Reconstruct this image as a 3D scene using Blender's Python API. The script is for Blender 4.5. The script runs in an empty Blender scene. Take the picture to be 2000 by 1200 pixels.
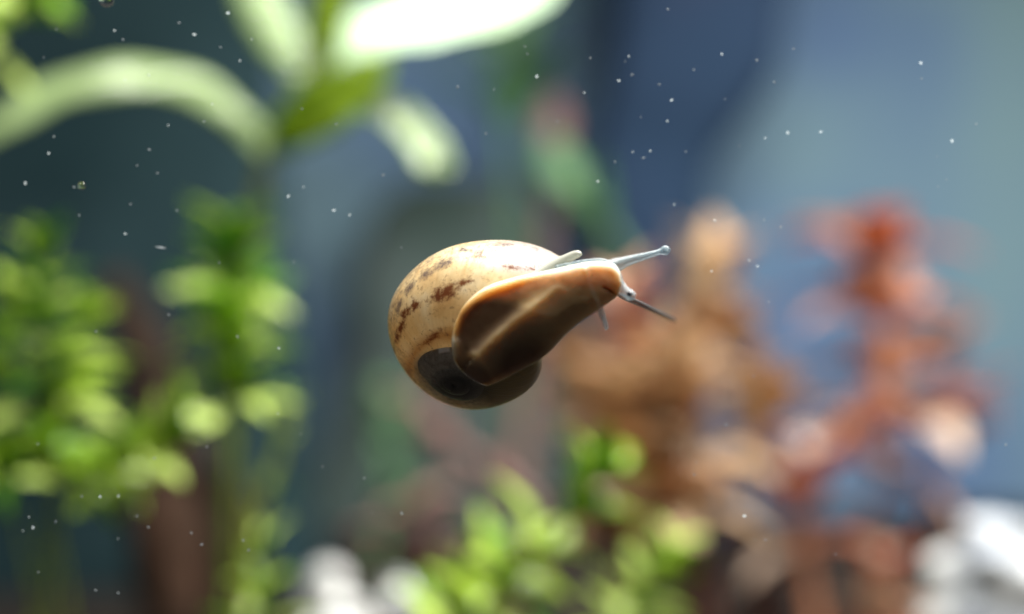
import bpy, math, random
import numpy as np
from mathutils import Vector, Matrix, noise as mnoise

# ------------------------------------------------------------------ camera, world, lamp, exposure
sc = bpy.context.scene
sc.unit_settings.system = 'METRIC'
sc.unit_settings.scale_length = 0.006          # one unit = 6 mm, the length of the snail's shell
D = 9.0                                         # lens to glass
PX = 330.0                                      # photo pixels per unit on the glass
cam_d = bpy.data.cameras.new('camera')
cam = bpy.data.objects.new('camera', cam_d)
sc.collection.objects.link(cam)
cam.location = (0, -D, 0)
cam.rotation_euler = (math.radians(90), 0, 0)
cam_d.sensor_width = 36.0
cam_d.lens = 36.0 * D * PX / 2000.0
cam_d.clip_start = 0.05
cam_d.clip_end = 500
cam_d.dof.use_dof = True
cam_d.dof.focus_distance = D + 0.42
FOCUS = D + 0.42
APERTURE = 0.46                                 # diameter of the lens opening in units
cam_d.dof.aperture_fstop = (cam_d.lens * 1e-3) / APERTURE
cam_d.dof.aperture_blades = 0
sc.camera = cam

world = bpy.data.worlds.new('World')
sc.world = world
world.use_nodes = True
bg = world.node_tree.nodes['Background']
bg.inputs['Color'].default_value = (0.74, 0.76, 0.74, 1)
bg.inputs['Strength'].default_value = 0.10

def area(name, loc, target, sx, sy, power, col):
    l = bpy.data.lights.new(name, 'AREA')
    l.shape = 'RECTANGLE'; l.size = sx; l.size_y = sy
    l.energy = power; l.color = col
    o = bpy.data.objects.new(name, l)
    sc.collection.objects.link(o)
    o.location = loc
    o.rotation_euler = (Vector(target) - Vector(loc)).to_track_quat('-Z', 'Y').to_euler()
    return o
# the aquarium's lamp: a long LED bar over the tank
area('tank_lamp', (9.0, 9.5, 19.0), (8.0, 10.5, 0.0), 34.0, 9.0, 46000.0, (1.0, 0.98, 0.93))

sc.view_settings.view_transform = 'Standard'
sc.view_settings.look = 'None'
sc.view_settings.exposure = 0.0
sc.view_settings.gamma = 1.0
sc.render.engine = 'CYCLES'
sc.cycles.use_denoising = True
try:
    sc.cycles.denoiser = 'OPENIMAGEDENOISE'
except Exception:
    pass
sc.cycles.max_bounces = 10
sc.cycles.transparent_max_bounces = 16
sc.cycles.sample_clamp_indirect = 6.0

# ------------------------------------------------------------------ helpers
R = random.Random(7)
col = sc.collection
def px(x, y, d=0.0):
    """a point seen at photo pixel (x, y), d units behind the glass"""
    s = (D + d) / D / PX
    return Vector(((x - 1000) * s, d, (600 - y) * s))
def ppu(d):
    return PX * D / (D + d)

def mesh(name, verts, faces, smooth=True):
    m = bpy.data.meshes.new(name)
    m.from_pydata([tuple(v) for v in verts], [], faces)
    m.update()
    if smooth:
        m.polygons.foreach_set('use_smooth', [True] * len(m.polygons))
    return m
def obj(name, m, mat=None, parent=None):
    o = bpy.data.objects.new(name, m)
    col.objects.link(o)
    if mat and not m.materials:
        m.materials.append(mat)
    if parent:
        o.parent = parent
    return o
def empty(name, loc, label=None, cat=None, group=None):
    o = bpy.data.objects.new(name, None)
    col.objects.link(o)
    o.location = loc
    o.empty_display_size = 0.3
    tag(o, label, cat, group)
    return o
def tag(o, label=None, cat=None, group=None, kind=None):
    if label: o['label'] = label
    if cat: o['category'] = cat
    if group: o['group'] = group
    if kind: o['kind'] = kind
    return o
def catmull(pts, n):
    P = np.array([list(p) for p in pts], float)
    Q = np.vstack([2 * P[0] - P[1], P, 2 * P[-1] - P[-2]])
    out = []
    m = len(P) - 1
    for i in range(n + 1):
        t = i / n * m
        k = min(int(t), m - 1); f = t - k
        a, b, c, d = Q[k], Q[k + 1], Q[k + 2], Q[k + 3]
        out.append(.5 * ((2 * b) + (c - a) * f + (2 * a - 5 * b + 4 * c - d) * f * f + (3 * b - a - 3 * c + d) * f ** 3))
    return np.array(out)
def tube(pts, radii, n=10, cap=True):
    P = np.array(pts, float); V = []; F = []
    T = np.gradient(P, axis=0)
    T /= np.linalg.norm(T, axis=1, keepdims=True) + 1e-12
    up = np.array([0.13, 0.2, 0.97])
    if abs(T[0] @ up) > .9: up = np.array([0, 1., 0.1])
    u = np.cross(T[0], up); u /= np.linalg.norm(u)
    for i in range(len(P)):
        u = u - T[i] * (u @ T[i]); u /= np.linalg.norm(u); w = np.cross(T[i], u)
        for j in range(n):
            a = 2 * math.pi * j / n
            V.append(P[i] + radii[i] * (math.cos(a) * u + math.sin(a) * w))
    for i in range(len(P) - 1):
        for j in range(n):
            F.append((i * n + j, i * n + (j + 1) % n, (i + 1) * n + (j + 1) % n, (i + 1) * n + j))
    if cap:
        F.append(tuple(range(n - 1, -1, -1)))
        F.append(tuple((len(P) - 1) * n + j for j in range(n)))
    return V, F

# ---- materials
def mat(name):
    m = bpy.data.materials.new(name)
    m.use_nodes = True
    nt = m.node_tree
    nt.nodes.clear()
    out = nt.nodes.new('ShaderNodeOutputMaterial')
    return m, nt, out
def node(nt, t, **kw):
    n = nt.nodes.new(t)
    for k, v in kw.items():
        if k in n.inputs: n.inputs[k].default_value = v
        else: setattr(n, k, v)
    return n
def ramp(nt, stops, src):
    r = nt.nodes.new('ShaderNodeValToRGB')
    e = r.color_ramp.elements
    while len(e) < len(stops): e.new(0.5)
    for q, (p, c) in zip(e, stops):
        q.position = p; q.color = (*c, 1)
    nt.links.new(src, r.inputs[0])
    return r
def leaf_mat(name, stops, transl=0.5, rough=0.35):
    m, nt, out = mat(name)
    oi = node(nt, 'ShaderNodeObjectInfo')
    tc = node(nt, 'ShaderNodeTexCoord')
    ns = node(nt, 'ShaderNodeTexNoise', Scale=3.0, Detail=3.0)
    nt.links.new(tc.outputs['Object'], ns.inputs['Vector'])
    ma = node(nt, 'ShaderNodeMath', operation='MULTIPLY_ADD')
    nt.links.new(ns.outputs['Fac'], ma.inputs[0]); ma.inputs[1].default_value = 0.5
    nt.links.new(oi.outputs['Random'], ma.inputs[2])
    mb = node(nt, 'ShaderNodeMath', operation='SUBTRACT'); mb.inputs[1].default_value = 0.25
    nt.links.new(ma.outputs[0], mb.inputs[0])
    r = ramp(nt, stops, mb.outputs[0])
    p = node(nt, 'ShaderNodeBsdfPrincipled', Roughness=rough)
    nt.links.new(r.outputs[0], p.inputs['Base Color'])
    t = node(nt, 'ShaderNodeBsdfTranslucent')
    nt.links.new(r.outputs[0], t.inputs['Color'])
    mx = node(nt, 'ShaderNodeMixShader'); mx.inputs[0].default_value = transl
    nt.links.new(p.outputs[0], mx.inputs[1]); nt.links.new(t.outputs[0], mx.inputs[2])
    nt.links.new(mx.outputs[0], out.inputs[0])
    return m
def rough_mat(name, stops, scale, rough=0.8, bump=0.3, detail=6.0, bscale=None, spec=0.5):
    m, nt, out = mat(name)
    tc = node(nt, 'ShaderNodeTexCoord')
    ns = node(nt, 'ShaderNodeTexNoise', Scale=scale, Detail=detail)
    nt.links.new(tc.outputs['Object'], ns.inputs['Vector'])
    r = ramp(nt, stops, ns.outputs['Fac'])
    p = node(nt, 'ShaderNodeBsdfPrincipled', Roughness=rough)
    p.inputs['Specular IOR Level'].default_value = spec
    nt.links.new(r.outputs[0], p.inputs['Base Color'])
    if bump:
        n2 = node(nt, 'ShaderNodeTexNoise', Scale=bscale or scale * 4, Detail=5.0)
        nt.links.new(tc.outputs['Object'], n2.inputs['Vector'])
        b = node(nt, 'ShaderNodeBump', Strength=bump, Distance=0.2)
        nt.links.new(n2.outputs['Fac'], b.inputs['Height'])
        nt.links.new(b.outputs[0], p.inputs['Normal'])
    nt.links.new(p.outputs[0], out.inputs[0])
    return m

M_GREEN = leaf_mat('green_leaf', [(0.0, (0.05, 0.20, 0.008)), (0.25, (0.14, 0.28, 0.012)), (0.6, (0.32, 0.46, 0.04)), (1.0, (0.52, 0.64, 0.18))], 0.5, 0.3)
M_GSTEM = leaf_mat('green_stem', [(0.0, (0.14, 0.22, 0.02)), (1.0, (0.26, 0.30, 0.03))], 0.2)
M_BROAD = leaf_mat('broad_leaf', [(0.0, (0.18, 0.27, 0.10)), (0.5, (0.25, 0.34, 0.15)), (1.0, (0.32, 0.38, 0.21))], 0.4, 0.25)
M_BROAD_LIT = leaf_mat('lit_broad_leaf', [(0.0, (0.50, 0.66, 0.45)), (1.0, (0.62, 0.74, 0.58))], 0.4, 0.2)  # paler copy of the broad leaf, strong lamp light put into its colour
M_OLIVE = leaf_mat('olive_stem', [(0.0, (0.04, 0.055, 0.02)), (1.0, (0.06, 0.07, 0.025))], 0.05)
M_LIME = leaf_mat('lime_leaf', [(0.0, (0.20, 0.32, 0.02)), (1.0, (0.34, 0.44, 0.03))], 0.6, 0.3)
M_RED = leaf_mat('red_leaf', [(0.0, (0.38, 0.11, 0.07)), (0.3, (0.52, 0.22, 0.13)), (0.6, (0.58, 0.33, 0.21)), (1.0, (0.62, 0.50, 0.40))], 0.5, 0.35)
M_TAN = leaf_mat('tan_leaf', [(0.0, (0.40, 0.22, 0.11)), (0.5, (0.52, 0.35, 0.20)), (1.0, (0.62, 0.52, 0.38))], 0.5, 0.4)
M_RSTEM = leaf_mat('red_stem', [(0.0, (0.30, 0.09, 0.05)), (1.0, (0.42, 0.18, 0.09))], 0.1)
M_MAROON = leaf_mat('maroon_leaf', [(0.0, (0.24, 0.13, 0.115)), (1.0, (0.38, 0.21, 0.18))], 0.35, 0.5)
M_FARGREEN = leaf_mat('far_green_leaf', [(0.0, (0.15, 0.34, 0.15)), (1.0, (0.25, 0.44, 0.22))], 0.5, 0.5)
M_STONE = rough_mat('white_stone', [(0.35, (0.13, 0.15, 0.19)), (0.5, (0.34, 0.36, 0.38)), (0.62, (0.52, 0.52, 0.50))], 1.3, 0.6, 0.5)
M_WOOD = rough_mat('driftwood', [(0.3, (0.010, 0.006, 0.004)), (0.55, (0.028, 0.016, 0.010)), (0.75, (0.07, 0.036, 0.022))], 0.45, 0.85, 0.6, spec=0.15)
M_NAVY = rough_mat('dark_bogwood', [(0.3, (0.016, 0.034, 0.065)), (0.6, (0.024, 0.044, 0.085)), (0.75, (0.06, 0.040, 0.075))], 0.16, 0.9, 0.4, 3.0, 1.0, 0.08)  # navy tone stands in for blue water haze over the dark wood
M_SLATE = rough_mat('dark_slate', [(0.3, (0.010, 0.024, 0.028)), (0.7, (0.020, 0.040, 0.046))], 0.2, 0.9, 0.5, 5.0, 1.2, 0.05)
M_SOIL = rough_mat('soil', [(0.3, (0.010, 0.009, 0.008)), (0.7, (0.05, 0.04, 0.034))], 2.0, 0.95, 0.8, spec=0.1)
M_WALL = rough_mat('back_wall_film', [(0.34, (0.085, 0.155, 0.32)), (0.46, (0.115, 0.20, 0.32)), (0.56, (0.15, 0.25, 0.325)), (0.68, (0.17, 0.28, 0.315))], 0.075, 0.85, 0.0, 2.0)

# ------------------------------------------------------------------ the setting
GZ = -7.6
def ground():
    n, V, F = 60, [], []
    for i in range(n + 1):
        for j in range(n + 1):
            x = -48 + 96 * i / n; y = 0.02 + 47.6 * j / n
            z = GZ + 0.35 * mnoise.noise((x * .18, y * .18, 3)) + 0.1 * mnoise.noise((x * .9, y * .9, 8))
            V.append((x, y, z))
    for i in range(n):
        for j in range(n):
            a = i * (n + 1) + j
            F.append((a, a + n + 1, a + n + 2, a + 1))
    tag(obj('ground', mesh('ground', V, F), M_SOIL), 'dark soil on the bottom of the tank', None, None, 'structure')
ground()
def box(x0, x1, y0, y1, z0, z1):
    V = [(x, y, z) for x in (x0, x1) for y in (y0, y1) for z in (z0, z1)]
    F = [(0, 1, 3, 2), (4, 6, 7, 5), (0, 4, 5, 1), (2, 3, 7, 6), (0, 2, 6, 4), (1, 5, 7, 3)]
    return V, F
V, F = box(-48, 48, 47.5, 48.3, GZ - 1, 17.5)
tag(obj('back_wall', mesh('back_wall', V, F, False), M_WALL), 'pale blue grey back wall of the tank', None, None, 'structure')
# the front pane: clean clear glass the snail crawls on
m, nt, out = mat('clear_glass')
tr = node(nt, 'ShaderNodeBsdfTransparent', Color=(1, 1, 1, 1))
nt.links.new(tr.outputs[0], out.inputs[0])
V, F = box(-48, 48, -0.62, -0.004, GZ - 1, 17.5)
tag(obj('glass_pane', mesh('glass_pane', V, F, False), m), 'clear front glass pane of the aquarium', None, None, 'structure')

# dark upright slab of slate filling the left background
def slab(name, label, outline, d, thick, mt, seed, cat='stone'):
    """a rough upright slab: left and right edges as lists of (y_px, left_px, right_px), standing on the ground"""
    ys = [o[0] for o in outline]
    n, k = 40, 24
    V, F = [], []
    top = px(0, ys[0], d).z
    for i in range(n + 1):
        t = i / n
        z = top + (GZ - 0.3 - top) * t
        yp = 600 - z * ppu(d)
        l = np.interp(yp, ys, [o[1] for o in outline]); r = np.interp(yp, ys, [o[2] for o in outline])
        xl, xr = px(l, 0, d).x, px(r, 0, d).x
        for j in range(k):
            a = 2 * math.pi * j / k
            c, s = math.cos(a), math.sin(a)
            c = math.copysign(abs(c) ** .55, c); s = math.copysign(abs(s) ** .55, s)
            q = Vector(((xl + xr) / 2 + (xr - xl) / 2 * c, d + thick / 2 + thick / 2 * s, z))
            f = mnoise.noise(Vector((q.x * .35 + seed, q.y * .35, q.z * .35))) * .35 + mnoise.noise(Vector((q.x * 1.1 + seed, q.y, q.z))) * .12
            V.append((q.x + f * c, q.y + f * s * .8, q.z))
    for i in range(n):
        for j in range(k):
            F.append((i * k + j, (i + 1) * k + j, (i + 1) * k + (j + 1) % k, i * k + (j + 1) % k))
    F.append(tuple(range(k))); F.append(tuple(n * k + j for j in range(k - 1, -1, -1)))
    return tag(obj(name, mesh(name, V, F), mt), label, cat)
slab('slate_slab', 'broad dark slate slab standing behind the green stem plants', [(-420, -900, 505), (0, -900, 530), (500, -900, 555), (1000, -900, 610), (1300, -900, 650)], 31, 2.2, M_SLATE, 3.3)
slab('bogwood_trunk', 'tall dark navy bogwood trunk narrowing downwards behind the red plants',
     [(-480, 1200, 1600), (0, 1195, 1560), (150, 1190, 1520), (300, 1150, 1410), (450, 1180, 1375), (650, 1215, 1390), (1000, 1200, 1420), (1300, 1180, 1450)], 39, 3.0, M_NAVY, 9.1, 'driftwood')

M_WALLSHADE = rough_mat('wall_shade_rock', [(0.3, (0.055, 0.085, 0.075)), (0.6, (0.085, 0.115, 0.11)), (0.8, (0.12, 0.105, 0.10))], 0.22, 0.9, 0.5, 4.0, 1.2, 0.1)  # dim rock added to darken the wall where lamp light fades
slab('wall_shade_rock', 'dim grey green rock added to darken the back wall behind the snail', [(350, 780, 1000), (400, 720, 1050), (480, 700, 1080), (800, 650, 1100), (1000, 580, 1140)], 42, 4.0, M_WALLSHADE, 14.0, 'rock')

# driftwood in front of the slab
def wood(pts, radii, label, seed):
    P = catmull([px(*p) for p in pts], 30)
    r = np.interp(np.linspace(0, 1, 31), np.linspace(0, 1, len(radii)), radii)
    V, F = tube(P, r, 14)
    V = [np.array(v) + 0.22 * np.array(mnoise.noise_vector(Vector(v) * 1.4 + Vector((seed, 0, 0)))) for v in V]
    return tag(obj('driftwood', mesh('driftwood', V, F), M_WOOD), label, 'driftwood')
wood([(420, 1500, 22), (350, 1050, 22), (300, 760, 22), (265, 630, 22), (215, 540, 22)], [1.2, 1.0, .7, .5, .25], 'brown driftwood stump rising between the green stem plants', 1)
wood([(430, 1750, 18), (460, 1250, 18), (450, 1020, 18), (420, 950, 18), (360, 900, 18)], [1.1, .6, .45, .35, .2], 'low reddish brown driftwood root below the green whorled stems', 5)

# pale stones
def stone(cx, cy, d, w, label, seed, top):
    """tall knobbly pale rock from the ground to the pixel height top"""
    c = px(cx, top, d); n, k = 44, 40
    V, F = [], []
    for i in range(n + 1):
        t = i / n
        z = c.z + (GZ - 0.3 - c.z) * t
        rr = w * (min(1, (t * 9)) ** .5) * (0.78 + .5 * t)
        for j in range(k):
            a = 2 * math.pi * j / k
            q = Vector((c.x + rr * math.cos(a), d + rr * .8 * math.sin(a), z))
            f = 1 + .0
            cell = mnoise.voronoi(Vector((q.x * 1.35 + seed, q.y * 1.35, q.z * 1.35)))[0][0]
            bump = (0.42 - cell) * .75
            V.append((q.x + bump * math.cos(a), q.y + bump * math.sin(a), q.z + bump * .7 * (1 - t) ** 4))
    for i in range(n):
        for j in range(k):
            F.append((i * k + j, (i + 1) * k + j, (i + 1) * k + (j + 1) % k, i * k + (j + 1) % k))
    F.append(tuple(range(k))); F.append(tuple(n * k + j for j in range(k - 1, -1, -1)))
    return tag(obj('pale_rock', mesh('pale_rock', V, F), M_STONE), label, 'rock')
stone(1960, 0, 15, 1.15, 'knobbly white rock beside the red plants', 2.0, 1015)
stone(650, 0, 15, .62, 'low white rock behind the green leaves', 6.0, 1118)
stone(775, 0, 14, .30, 'small bright white rock tucked against the bushy green plant', 11.0, 1120)

# ------------------------------------------------------------------ plants
def leaf_shape(name, L, W, curl, cup, mt, seed=0, blunt=.8):
    n, k = 7, 4
    V, F = [], []
    rr = random.Random(seed)
    for side in (0, 1):
        for i in range(n + 1):
            t = i / n
            w = W / 2 * (max(0.0, math.sin(math.pi * min(1, t ** blunt))) ** .75) + .02 * W
            x = L * t
            z = -curl * L * t * t + .1 * L * math.sin(t * 3)
            for j in range(k + 1):
                s = -1 + 2 * j / k
                V.append((x, s * w, z + cup * w * abs(s) ** 1.5 + (0.0 if side == 0 else -.035 * W * (1 - s * s) - .004)))
    o = (n + 1) * (k + 1)
    for i in range(n):
        for j in range(k):
            a = i * (k + 1) + j
            F.append((a, a + k + 1, a + k + 2, a + 1))
            F.append((o + a, o + a + 1, o + a + k + 2, o + a + k + 1))
    for i in range(n):
        a = i * (k + 1); F.append((a, o + a, o + a + k + 1, a + k + 1))
        a = i * (k + 1) + k; F.append((a, a + k + 1, o + a + k + 1, o + a))
    m = mesh(name, V, F)
    m.materials.append(mt)
    return m
def set_leaf(o, pos, direction, up, s):
    x = Vector(direction).normalized()
    u = Vector(up)
    y = u.cross(x)
    if y.length < 1e-3: y = Vector((1, 0, 0)).cross(x)
    y.normalize(); z = x.cross(y)
    M = Matrix((x, y, z)).transposed().to_4x4()
    o.matrix_local = Matrix.Translation(pos) @ M @ Matrix.Diagonal((s, s, s, 1))
LEAVES = {}
def leaves_of(key, L, W, mt, curl=.25, cup=.25):
    if key not in LEAVES:
        LEAVES[key] = [leaf_shape('leaf', L, W * f, curl * g, cup, mt, i) for i, (f, g) in enumerate(((1, 1), (1.15, .5), (.88, 1.5)))]
    return LEAVES[key]
def stem_plant(name, label, pts, key, leaf_set, smat, per=4, gap=.22, scale=(1, 1), open_=(.5, 1.25), tip=True, stop=None, group=None, srad=.032, seed=0, name_cat='plant', jit=.25):
    """pts from the tip down, in photo pixels and depth; the stem goes on to the ground below the frame"""
    rr = random.Random(seed)
    W = [px(*p) for p in pts]
    low = W[-1]
    if low.z > GZ:
        W.append(Vector((low.x + rr.uniform(-.4, .4), low.y + rr.uniform(-.2, .3), (low.z + GZ) / 2)))
        W.append(Vector((low.x + rr.uniform(-.4, .4), low.y + .1, GZ - .3)))
    base = Vector((W[-1].x, W[-1].y, GZ))
    root = empty(name, base, label, 'plant', group)
    P = catmull(W, 24 * len(W)) - np.array(base)
    seg = np.r_[0, np.cumsum(np.linalg.norm(np.diff(P, axis=0), axis=1))]
    rad = np.interp(seg, [0, seg[-1]], [srad * .7, srad * 1.4])
    V, F = tube(P[::2], rad[::2], 8)
    obj('stem', mesh('stem', V, F), smat, root)
    total = seg[-1] if stop is None else min(stop, seg[-1])
    s, ph, k = 0.02, rr.uniform(0, 6), 0
    while s < total:
        p = Vector([np.interp(s, seg, P[:, c]) for c in range(3)])
        q = Vector([np.interp(s + .08, seg, P[:, c]) for c in range(3)])
        ax = (p - q).normalized()
        a0 = ax.orthogonal().normalized(); b0 = ax.cross(a0)
        t = min(1, s / max(.01, 6 * gap))
        oa = open_[0] + (open_[1] - open_[0]) * t
        sz = scale[0] + (scale[1] - scale[0]) * t
        for i in range(per):
            a = ph + 2 * math.pi * i / per + rr.uniform(-jit, jit)
            rad_ = a0 * math.cos(a) + b0 * math.sin(a)
            o_ = oa + rr.uniform(-jit, jit)
            dr = ax * math.cos(o_) + rad_ * math.sin(o_)
            upv = ax * math.sin(o_) - rad_ * math.cos(o_)
            l = obj('leaf', leaf_set[rr.randrange(len(leaf_set))], None, root)
            set_leaf(l, p + rad_ * srad * .5, dr, upv, sz * rr.uniform(.8, 1.15))
        ph += math.pi / per + rr.uniform(-.2, .2); k += 1
        s += gap * rr.uniform(.85, 1.2)
    return root

gl = leaves_of('g', .68, .29, M_GREEN)
gw = leaves_of('gw', .78, .23, M_GREEN, .35, .2)
gG = leaves_of('gG', .86, .44, M_GREEN, .3, .3)
GG = 'green stem plants'
stem_plant('stem_plant', 'bright green bushy stem with a pale upright tip leaf beside the driftwood stump', [(84, 520, 9), (95, 620, 9), (105, 800, 9.2), (90, 1000, 9.5)], 'g', gl, M_GSTEM, 6, 0.34, (1.0, 1.3), seed=1, stop=2.6, group=GG)
stem_plant('stem_plant', 'green bushy stem partly hidden behind its taller bright neighbour', [(10, 610, 10.5), (0, 700, 10.5), (10, 900, 10.5)], 'g', gl, M_GSTEM, 5, 0.41, (1, 1.4), seed=2, stop=2.2, group=GG)
stem_plant('stem_plant', 'short dense deep green stem at the foot of the driftwood stump', [(165, 650, 10), (150, 740, 10), (120, 900, 10)], 'g', gl, M_GSTEM, 5, 0.39, (.9, 1.3), seed=3, stop=1.8, group=GG)
stem_plant('stem_plant', 'upright green stem with a round whorled crown in front of the slate', [(450, 485, 10.5), (455, 590, 10.5), (450, 700, 12), (450, 900, 12), (450, 1100, 12)], 'gw', gw, M_GSTEM, 10, .30, (.95, 1.2), (.5, 1.3), seed=4, stop=1.2, group=GG)
stem_plant('stem_plant', 'green stem with wide whorled crown below the round one', [(455, 655, 9.5), (460, 740, 9.5), (465, 850, 9.6), (475, 1000, 10)], 'gw', gw, M_GSTEM, 10, .32, (1.05, 1.2), (.7, 1.35), seed=44, stop=1.3, group=GG)
stem_plant('stem_plant', 'thin yellow green stem with sparse narrow leaves under the whorled stem', [(560, 790, 12), (548, 870, 12), (525, 950, 12), (490, 1100, 12)], 'gw', gw, M_GSTEM, 3, 0.61, (.4, .6), (.4, 1.0), seed=5, stop=1.6, group=GG, srad=.07)
stem_plant('stem_plant', 'leaning green shoot with cupped pale leaf tip before the driftwood root', [(315, 850, 8.5), (265, 890, 8.5), (190, 935, 8.8), (110, 980, 9.2)], 'g', gl, M_GSTEM, 4, 0.43, (1.1, 1.2), (.5, 1.2), seed=6, stop=1.7, group=GG)
stem_plant('stem_plant', 'low yellow green shoot with broad glowing leaves below the bushy stems', [(50, 880, 8), (0, 905, 8), (-60, 950, 8.4)], 'g', gl, M_LIME, 4, 0.41, (1, 1.2), (.4, 1.2), seed=7, stop=1.6, group=GG)
stem_plant('stem_plant', 'short pale green shoot in front of the low white rock', [(512, 1100, 9), (505, 1180, 9), (480, 1300, 9)], 'gw', gw, M_GSTEM, 4, 0.43, (.9, 1.1), (.35, .9), seed=8, stop=2, group=GG)
stem_plant('stem_plant', 'large bushy green shoot leaning towards the red plants with glowing crown', [(1160, 935, 8.5), (1110, 1010, 8.5), (1010, 1120, 8.6), (900, 1250, 8.8), (820, 1400, 9)], 'gG', gG, M_GSTEM, 4, 0.52, (.9, 1.15), (.55, 1.2), seed=9, stop=3.6, group=GG, srad=.085)
stem_plant('stem_plant', 'green shoot with small crown leaves at the foot of the red plants', [(1300, 1090, 9.5), (1270, 1150, 9.5), (1200, 1260, 9.6)], 'g', gl, M_GSTEM, 4, 0.39, (1, 1.3), (.55, 1.2), seed=10, stop=2.4, group=GG)
stem_plant('stem_plant', 'dense green shoot between the small white rock and the large bushy shoot', [(930, 1110, 10), (900, 1170, 10), (850, 1280, 10)], 'g', gl, M_GSTEM, 5, 0.38, (1.1, 1.4), (.5, 1.2), seed=11, stop=2.4, group=GG)
stem_plant('stem_plant', 'green shoot hanging beside the arching broad leaf', [(25, 20, 10), (-30, 60, 10), (-140, 300, 10.5)], 'gG', gG, M_LIME, 4, 0.43, (1, 1.1), (.5, 1.2), seed=12, stop=1.2, group=GG)

# broad-leaved plant
def ribbon(name, pts, widths, tilt, mt, root, base, roll=0.0):
    """a strap leaf through photo pixels; widths in pixels; tilt turns its face from the viewer (0) up to the lamp (1)"""
    n, k = 26, 6
    P = catmull([px(*p) for p in pts], n)
    d = float(np.mean([p[2] for p in pts]))
    w = np.interp(np.linspace(0, 1, n + 1), np.linspace(0, 1, len(widths)), widths) / ppu(d) / 2
    T = np.gradient(P, axis=0); T /= np.linalg.norm(T, axis=1, keepdims=True)
    V, F = [], []
    for side in (0, 1):
        for i in range(n + 1):
            a = np.cross(T[i], [0, 1, 0]); a /= np.linalg.norm(a)
            if a[2] < 0: a = -a
            b = a * math.cos(tilt) + np.array([0, 1, 0]) * math.sin(tilt)
            nn = np.cross(T[i], b)
            for j in range(k + 1):
                s = -1 + 2 * j / k
                V.append(P[i] + b * s * w[i] / max(.35, math.cos(tilt)) + nn * (.22 * w[i] * s * s + .03 * math.sin(i * 1.1 + s * 2) - (0 if side == 0 else .02)) - np.array(base))
    o = (n + 1) * (k + 1)
    for i in range(n):
        for j in range(k):
            a = i * (k + 1) + j
            F.append((a, a + k + 1, a + k + 2, a + 1)); F.append((o + a, o + a + 1, o + a + k + 2, o + a + k + 1))
        a = i * (k + 1); F.append((a, o + a, o + a + k + 1, a + k + 1))
        a += k; F.append((a, a + k + 1, o + a + k + 1, o + a))
    return obj(name, mesh(name, V, F), mt, root)
bd = 13.0
b0 = px(480, 560, bd); base = Vector((b0.x - .3, bd, GZ))
bp = empty('broad_leaf_plant', base, 'tall plant with arching pale green strap leaves above the whorled stem', 'plant')
P = [base - base] + [px(x, y, bd) - base for x, y in ((440, 1000), (470, 620), (500, 420), (522, 300), (570, 200), (620, 130), (640, 30))]
V, F = tube(catmull(P, 40), np.linspace(.12, .09, 41), 10)
obj('stem', mesh('stem', V, F), M_OLIVE, bp)
ribbon('leaf', [(528, 300, 13), (470, 235, 12.8), (380, 170, 12.5), (260, 148, 12.2), (130, 168, 12), (20, 225, 11.8), (-90, 300, 11.6)], [38, 54, 62, 64, 66, 60, 40], .5, M_BROAD, bp, base)
ribbon('leaf', [(530, 300, 13), (570, 255, 12.6), (640, 205, 12.3), (720, 150, 12.2), (760, 100, 12.2)], [20, 90, 120, 80, 10], .1, M_LIME, bp, base)
ribbon('leaf', [(640, 130, 13), (700, 80, 13), (800, 50, 13.2), (920, 30, 13.5), (1030, -5, 13.8), (1090, -40, 14)], [60, 110, 130, 120, 100, 20], .95, M_BROAD_LIT, bp, base)
ribbon('leaf', [(665, 190, 13), (740, 205, 13), (805, 255, 12.9), (848, 318, 12.8), (852, 345, 12.8)], [60, 58, 62, 66, 40], .4, M_BROAD, bp, base)
ribbon('leaf', [(590, 150, 13), (545, 70, 13.2), (505, -10, 13.4), (480, -90, 13.6)], [40, 84, 90, 50], .35, M_BROAD, bp, base)
ribbon('leaf', [(630, 130, 13), (640, 40, 12.8), (660, -60, 12.6)], [50, 74, 60], .15, M_LIME, bp, base)
ribbon('leaf', [(600, 230, 13.2), (660, 180, 13.3), (715, 110, 13.4), (740, 60, 13.5)], [40, 110, 110, 20], .3, M_BROAD, bp, base)

# red plants
rl = leaves_of('r', 1.5, .84, M_RED, .25, .3)
rt = leaves_of('t', 1.6, .86, M_TAN, .3, .3)
rm = leaves_of('m', 1.4, .8, M_MAROON, .3, .3)
RG = 'red and tan stem plants'
stem_plant('red_plant', 'orange red bushy plant whose crown rises just below the snail head', [(1225, 640, 19), (1230, 740, 19), (1250, 880, 19), (1270, 1050, 19)], 'r', rl, M_RSTEM, 4, 0.74, (.9, 1.15), (.4, 1.25), seed=21, stop=3.6, group=RG, srad=.1)
stem_plant('tan_plant', 'tan plant with a tall rounded leaf tip beside the orange red crown', [(1375, 580, 20), (1345, 700, 20), (1330, 860, 20), (1350, 1050, 20)], 't', rt, M_RSTEM, 4, 0.68, (.9, 1.25), (.25, 1.25), seed=22, stop=5, group=RG, srad=.1)
stem_plant('tan_plant', 'bushy tan plant in the hollow between the two red crowns', [(1450, 715, 22), (1460, 800, 22), (1440, 930, 22)], 't', rt, M_RSTEM, 4, 0.74, (.9, 1.2), (.5, 1.3), seed=23, stop=2, group=RG, srad=.1)
stem_plant('tan_plant', 'tan leafy plant under the snail shell next to the orange crown', [(1130, 740, 21), (1150, 830, 21), (1190, 1000, 21)], 't', rt, M_RSTEM, 4, 0.81, (.9, 1.1), (.5, 1.3), seed=24, stop=3.6, group=RG, srad=.1)
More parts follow.
